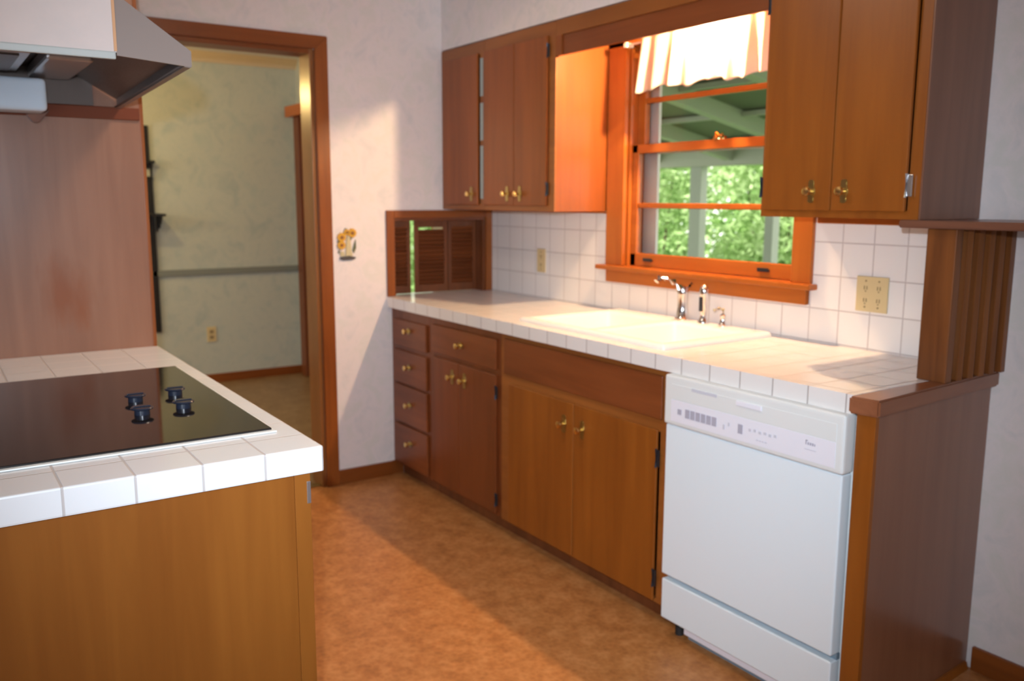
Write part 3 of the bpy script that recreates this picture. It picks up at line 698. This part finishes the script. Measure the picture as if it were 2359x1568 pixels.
# flower plaque
c = empty('flower_plaque', (0, -.826, 1.108), 'small sunflower wall plaque beside the doorway casing', 'plaque')
MB().prism([(-.868, 1.110), (-.852, 1.103), (-.795, 1.106), (-.785, 1.116), (-.820, 1.124), (-.866, 1.118)], 'x', .0005, .014, .002).build('base', M_DKB, c)
MB().prism([(-.838, 1.122), (-.800, 1.122), (-.806, 1.150), (-.812, 1.205), (-.826, 1.225), (-.833, 1.180)], 'x', .0005, .009, .002).build('stems', M_CREAM, c)
MB().prism([(-.866, 1.122), (-.842, 1.122), (-.846, 1.146), (-.862, 1.146)], 'x', .0005, .010, .002).build('pot', M_CREAM, c)
for y, z, r in ((-.802, 1.232, .021), (-.830, 1.236, .014), (-.856, 1.212, .021), (-.858, 1.175, .020)):
    pts = [(y+math.cos(2*PI*k/40)*r*(1+.13*math.cos(10*2*PI*k/40)), z+math.sin(2*PI*k/40)*r*(1+.13*math.cos(10*2*PI*k/40))) for k in range(40)]
    f = MB().prism(pts, 'x', .0005, .012, .001).build('flower', M_YEL, c)
    MB().lathe([(r*.42, 0), (r*.40, .004), (0, .006)], (.0118, y, z), (1, 0, 0), 14).build('flower_center', M_BRN, f, smooth=True)
for pts in ([(-.878, 1.190), (-.866, 1.205), (-.872, 1.180)], [(-.876, 1.140), (-.866, 1.160), (-.868, 1.135)], [(-.838, 1.255), (-.826, 1.252), (-.836, 1.240)], [(-.792, 1.180), (-.784, 1.200), (-.782, 1.160), (-.794, 1.135), (-.800, 1.150)], [(-.800, 1.212), (-.806, 1.220), (-.812, 1.190)]):
    MB().prism(pts, 'x', .0005, .006).build('leaf', M_GRN, c)

# ------------------------------------------------------------------ partition, island, cooktop
PX = .922; PY = -1.905
c = empty('wall_partition', (PX, -3, 0), kind='structure')
MB().box(PX-.06, PX-.010, YL, PY-.004, 0, H).build('board_wall', M_PAPER, c)
MB().box(PX-.010, PX, YL, PY-.012, HC-.06, 1.634).build('lower_facing', W_PANEL, c)
MB().box(PX-.010, PX, YL, PY-.012, 1.672, H).build('upper_facing', W_PANEL, c)
MB().box(PX-.010, PX+.008, YL, PY-.012, 1.634, 1.672, .003).build('facing_rail', wood('rail wood with hood shade', (.17, .035, .006), (.11, .020, .004), 'y', .65, coat=0), c)  # rail colour darkened to carry the shade under the hood
MB().box(PX-.062, PX+.001, PY-.012, PY, 0, H, .002).build('edge_trim', W_CAS, c)
IX = 2.345; IY = -1.903
m = MB(); m.box(PX+.0005, IX, -3.6, IY, .862, HC, .004)
m.build('island_countertop', M_ISLT, label='white tiled peninsula countertop holding the cooktop', cat='countertop')
m = MB(); m.box(PX+.001, IX-.012, -3.55, -1.935, .0, .861); o = m
c = empty('island_cabinet', (1.63, -2.7, 0), 'orange brown wooden cabinet under the peninsula countertop', 'cabinet')
o.build('cabinet_body', W_ISL, c)
MB().box(IX-.012, IX-.006, -1.962, -1.930, .0, .8605, .001).build('corner_stile', W_ISL, c)
MB().box(IX-.013, IX-.004, -1.938, -1.930, .80, .845, .001).build('corner_bracket', M_ALU, c)
c = empty('cooktop', (1.78, -2.2, HC), 'black glass electric cooktop in the peninsula counter', 'cooktop')
MB().box(1.357, 2.198, -2.470, -1.945, HC+.0005, HC+.004, .0015).build('rim', plain('pale cooktop rim', (.75, .78, .76), .3), c)
MB().box(1.362, 2.186, -2.462, -1.952, HC+.003, HC+.008, .002).build('glass_surface', M_GLASSK, c)
for x, y in ((1.772, -2.138), (1.915, -2.152), (1.750, -2.043), (1.900, -2.060)):
    k = MB().lathe([(.0165, 0), (.0165, .003), (.016, .010), (.023, .0125), (.024, .0145), (.022, .017), (0, .0175)], (x, y, HC+.008), (0, 0, 1), 28).build('knob', M_KNOB, c, smooth=True)
    MB().box(x-.003, x+.003, y-.018, y+.018, HC+.0250, HC+.0275, .001).build('grip_ridge', M_KNOB, k)

# bulkhead and range hood
HXN = 1.970; ZR = 1.668
MB().box(PX+.002, HXN, -2.98, -2.166, 1.797, H-.001).build('wall_bulkhead', M_PAPER, kind='structure')
def yr(x): return -2.024+(HXN-x)/(HXN-PX)*.048   # the front rim is a touch askew
c = empty('range_hood', (1.45, -2.5, ZR), 'taupe range hood hanging over the cooktop under a papered bulkhead', 'range hood')
def hood_sheet(prof, x0, x1, name, mat, thick=.006):
    # open canopy: profile of (dy from rim, z) along x
    tb = bmesh.new(); A = [tb.verts.new((x1, yr(x1)+p[0], p[1])) for p in prof]; B = [tb.verts.new((x0, yr(x0)+p[0], p[1])) for p in prof]
    for i in range(len(prof)-1): tb.faces.new((A[i], A[i+1], B[i+1], B[i]))
    m = MB(); m._add(tb); o = m.build(name, mat, c); s = o.modifiers.new('t', 'SOLIDIFY'); s.thickness = thick; s.offset = 0; return o
XH0 = PX+.012
hood_sheet([(-.010, ZR+.002), (0, ZR), (0.002, ZR+.030), (-.140, 1.792)], XH0, HXN-.002, 'front_canopy', M_HOOD)
hood_sheet([(-.96, ZR+.002), (-.965, ZR), (-.966, ZR+.030), (-.83, 1.792)], XH0, HXN-.002, 'back_canopy', M_HOOD)
e = [(yr(HXN)+.004, ZR-.001), (yr(HXN)+.004, ZR+.031), (-2.160, 1.796), (-2.86, 1.796), (yr(HXN)-.968, ZR+.031), (yr(HXN)-.968, ZR+.002), (-2.20, ZR+.002)]
MB().prism([(-2.168, ZR+.010), *[(p[0], p[1]) for p in e[:3]]][::1] and [(yr(HXN)+.004, ZR-.001), (yr(HXN)+.004, ZR+.031), (-2.160, 1.7965), (-2.166, 1.7965), (-2.166, ZR+.010)], 'x', HXN-.006, HXN+.001).build('end_plate', M_HOOD, c)
MB().box(HXN-.006, HXN-.0005, -2.98, -2.166, ZR+.016, 1.7968).build('upper_end_plate', mottled('pinkish beige enamel', [(.3, (.54, .46, .42)), (.7, (.62, .50, .45))], 6, .5), c)
MB().box(HXN-.008, HXN+.004, -2.98, -2.168, ZR+.002, ZR+.017, .003).build('end_lip', plain('pale lip enamel', (.42, .43, .40), .35), c)
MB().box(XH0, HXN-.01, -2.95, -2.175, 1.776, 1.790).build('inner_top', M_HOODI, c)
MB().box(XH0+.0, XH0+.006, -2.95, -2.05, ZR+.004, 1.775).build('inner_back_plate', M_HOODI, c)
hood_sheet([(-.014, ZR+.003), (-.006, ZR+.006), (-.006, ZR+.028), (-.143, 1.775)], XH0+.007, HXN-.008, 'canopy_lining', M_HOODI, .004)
# inner tray parts
f = MB().box(1.06, 1.44, -2.62, -2.262, 1.742, 1.775, .004).build('filter_frame', M_ALU, c)
MB().box(1.09, 1.41, -2.59, -2.285, 1.738, 1.743).build('filter_mesh', M_HOODI, f)
MB().box(.97, 1.40, -2.225, -2.115, 1.738, 1.772, .008).build('fan_cover', M_ALU, c)
MB().box(.955, 1.07, -2.60, -2.190, 1.637, 1.728, .016, seg=4).build('lamp_lens', M_LENS, c, smooth=True)
MB().box(HXN-.09, HXN-.02, -2.9, -2.19, 1.700, 1.775, .006).build('near_duct_wall', M_HOODI, c) if False else None
MB().prism([(-2.235, 1.636), (-2.172, 1.650), (-2.190, 1.628), (-2.205, 1.612), (-2.220, 1.614)], 'x', PX+.009, PX+.035, .002).build('hood_bracket', W_DARK, c)
# wood corner bead on bulkhead
MB().box(HXN+.0003, HXN+.003, -2.171, -2.1655, ZR+.018, H-.001).build('trim_bulkhead', plain('tan corner bead', (.55, .28, .13), .5), kind='structure')

# ------------------------------------------------------------------ dining side
c = empty('black_wall_shelf', (XF, -1.5, .4), 'black metal wall shelf at the edge of the panel in the dining room', 'shelf')
MB().box(XF+.001, XF+.022, -1.145, -1.108, 1.60, 1.900, .004).build('upper_post', M_BLK, c)
MB().box(XF+.001, XF+.022, -1.135, -1.095, .42, 1.545, .004).build('lower_post', M_BLK, c)
for z, y1, dp in ((1.655, -1.085, .09), (1.285, -1.065, .24)):
    sh = MB().box(XF+.023, XF+dp, -1.95, y1, z-.018, z, .003).build('shelf_board', M_BLK, c)
    for y in (y1-.02, -1.60):
        k = dp/.24
        pts = [(XF+.023, z-.018), (XF+.19*k, z-.018), (XF+.185*k, z-.04), (XF+.16*k, z-.05), (XF+.15*k, z-.07), (XF+.115*k+.002, z-.08), (XF+.10*k+.004, z-.105), (XF+.04, z-.11), (XF+.036, z-.13), (XF+.023, z-.135)]
        MB().prism(pts, 'y', y-.006, y+.006).build('bracket', M_BLK, sh)
c = empty('dining_door_casing', (-2.0, -.05, 0), 'dark wooden door with orange head casing at the right of the dining room', 'door')
MB().box(-2.76, -1.3, -.115, -.001, 2.005, 2.085, .004).build('head_casing', W_TRIMX, c)
MB().box(-2.72, -2.62, -.065, -.001, 0, 2.004, .004).build('side_casing', W_DARK, c)
MB().box(-2.618, -1.4, -.045, -.001, 0.005, 2.003, .003).build('door_leaf', W_DARK, c)
c = empty('dining_lamp', (-1.75, -1.66, H), 'ceiling lamp of the dining room with small glass shade', 'lamp')
MB().lathe([(.06, 0), (.06, .01), (.02, .025), (.008, .03), (.008, .33)], (-1.75, -1.66, H-.0005), (0, 0, -1)).build('stem', M_BRASS, c, smooth=True)

# ------------------------------------------------------------------ outside
MB().box(-16, 12, .142, 26, -.55, -.45).build('ground_outside', M_GRASS, label='lawn outside the kitchen window', cat='lawn', kind='structure').name = 'floor_outside'
c = empty('porch_roof', (-1, 2, 2), 'green grey porch roof with crossing beams seen through the upper sash', 'porch roof')
def zr(y): return 2.50-.205*(y-.2)
m = MB(); m.hexa([(-4.6, .142, zr(.142)+.06), (3.2, .142, zr(.142)+.06), (3.2, 3.7, zr(3.7)+.06), (-4.6, 3.7, zr(3.7)+.06), (-4.6, .142, zr(.142)+.08), (3.2, .142, zr(.142)+.08), (3.2, 3.7, zr(3.7)+.08), (-4.6, 3.7, zr(3.7)+.08)]); m.build('roof_sheet', M_PORCHD, c)
for k in range(9):
    x = -4.5+k*.93
    MB().hexa([(x, .15, zr(.15)-.06), (x+.09, .15, zr(.15)-.06), (x+.09, 3.6, zr(3.6)-.06), (x, 3.6, zr(3.6)-.06), (x, .15, zr(.15)+.059), (x+.09, .15, zr(.15)+.059), (x+.09, 3.6, zr(3.6)+.059), (x, 3.6, zr(3.6)+.059)]).build('rafter', M_PORCH, c)
for k in range(5):
    y = .7+k*.65; MB().box(-4.6, 3.2, y, y+.05, zr(y)+.01, zr(y)+.048).build('batten', M_PORCH, c)
MB().box(-4.6, 3.2, 3.6, 3.72, 1.70, 1.925, .004).build('eave_beam', M_PORCH, c)
for i, (x, w_) in enumerate(((-2.15, .14), (-1.235, .09), (-3.9, .1), (.2, .09), (1.9, .09))):
    lab = ['thick grey porch post seen left of centre through the window', 'slim grey porch post at the right of the window view', 'grey porch post beyond the left side of the window', 'slim grey porch post nearest behind the window casing', 'grey porch post at the far right of the porch'][i]
    MB().box(x, x+w_, 3.615, 3.705, -.45, 1.6995, .004).build('porch_post', M_POST, label=lab, cat='post', group='porch posts')
def shrub(cx, cy, rx, ry, zt, n, mat, label, size=.055, z0=-.45):
    c = empty('shrub', (cx, cy, z0), label, 'shrub', 'shrubs beyond the porch')
    m = MB(); bm = m.bm; rnd = random.Random(int(cx*100)+int(cy*10))
    blobs = [(cx+rnd.uniform(-.6, .6)*rx, cy+rnd.uniform(-.6, .6)*ry, z0+rnd.uniform(.12, .88)*(zt-z0), rnd.uniform(.3, .55)*min(rx, (zt-z0)/2)) for _ in range(30)]
    for _ in range(n):
        b = rnd.choice(blobs); d = Vector((rnd.gauss(0, 1), rnd.gauss(0, 1), rnd.gauss(0, 1))).normalized()*b[3]*rnd.uniform(.65, 1.0)
        p = Vector(b[:3])+d
        if p.z < z0+.02: continue
        a = Vector((rnd.gauss(0, 1), rnd.gauss(0, 1), rnd.gauss(0, .7))).normalized(); q = a.cross(Vector((rnd.gauss(0, 1), rnd.gauss(0, 1), rnd.gauss(0, 1)))).normalized()
        s = size*rnd.uniform(.6, 1.3)
        vs = [bm.verts.new(p+v) for v in (-a*s, q*s*.38, a*s, -q*s*.38)]
        bm.faces.new(vs)
    m.build('foliage', mat, c)
    m = MB()
    for k in range(7):
        b = blobs[k]; m.tube([(cx+rnd.uniform(-.1, .1), cy+rnd.uniform(-.1, .1), z0), ((cx+b[0])/2, (cy+b[1])/2, (z0+b[2])/2), b[:3]], [.03, .02, .01], 6)
    m.build('stems', M_STEM, c)
shrub(-4.3, 5.2, .95, .7, 2.9, 6500, M_LEAF, 'bright green leafy shrub at the left of the window view')
shrub(-2.2, 4.9, .95, .7, 2.6, 6500, M_LEAF, 'bright green leafy shrub at the right of the window view')
shrub(-7.0, 7.5, 1.3, .9, 3.6, 6000, M_LEAF2, 'darker green shrub in the second row, left side of the window view', .09)
shrub(-4.1, 7.5, 1.3, .9, 3.5, 6000, M_LEAF2, 'darker green shrub in the second row, middle of the window view', .09)
shrub(-1.2, 7.3, 1.3, .9, 3.3, 5000, M_LEAF2, 'darker green shrub in the second row, behind the right window casing', .09)
shrub(-10.4, 10.4, 1.8, 1.1, 4.4, 5200, M_LEAF2, 'tall green shrub farthest back and left beyond the porch', .13)
shrub(-6.2, 10.6, 1.9, 1.1, 4.6, 5200, M_LEAF2, 'tall green shrub farthest back behind the second row', .13)
shrub(-4.9, 2.2, .7, .55, 2.2, 3800, M_LEAF, 'green shrub glimpsed through the gap between the louvered shutters', .06)
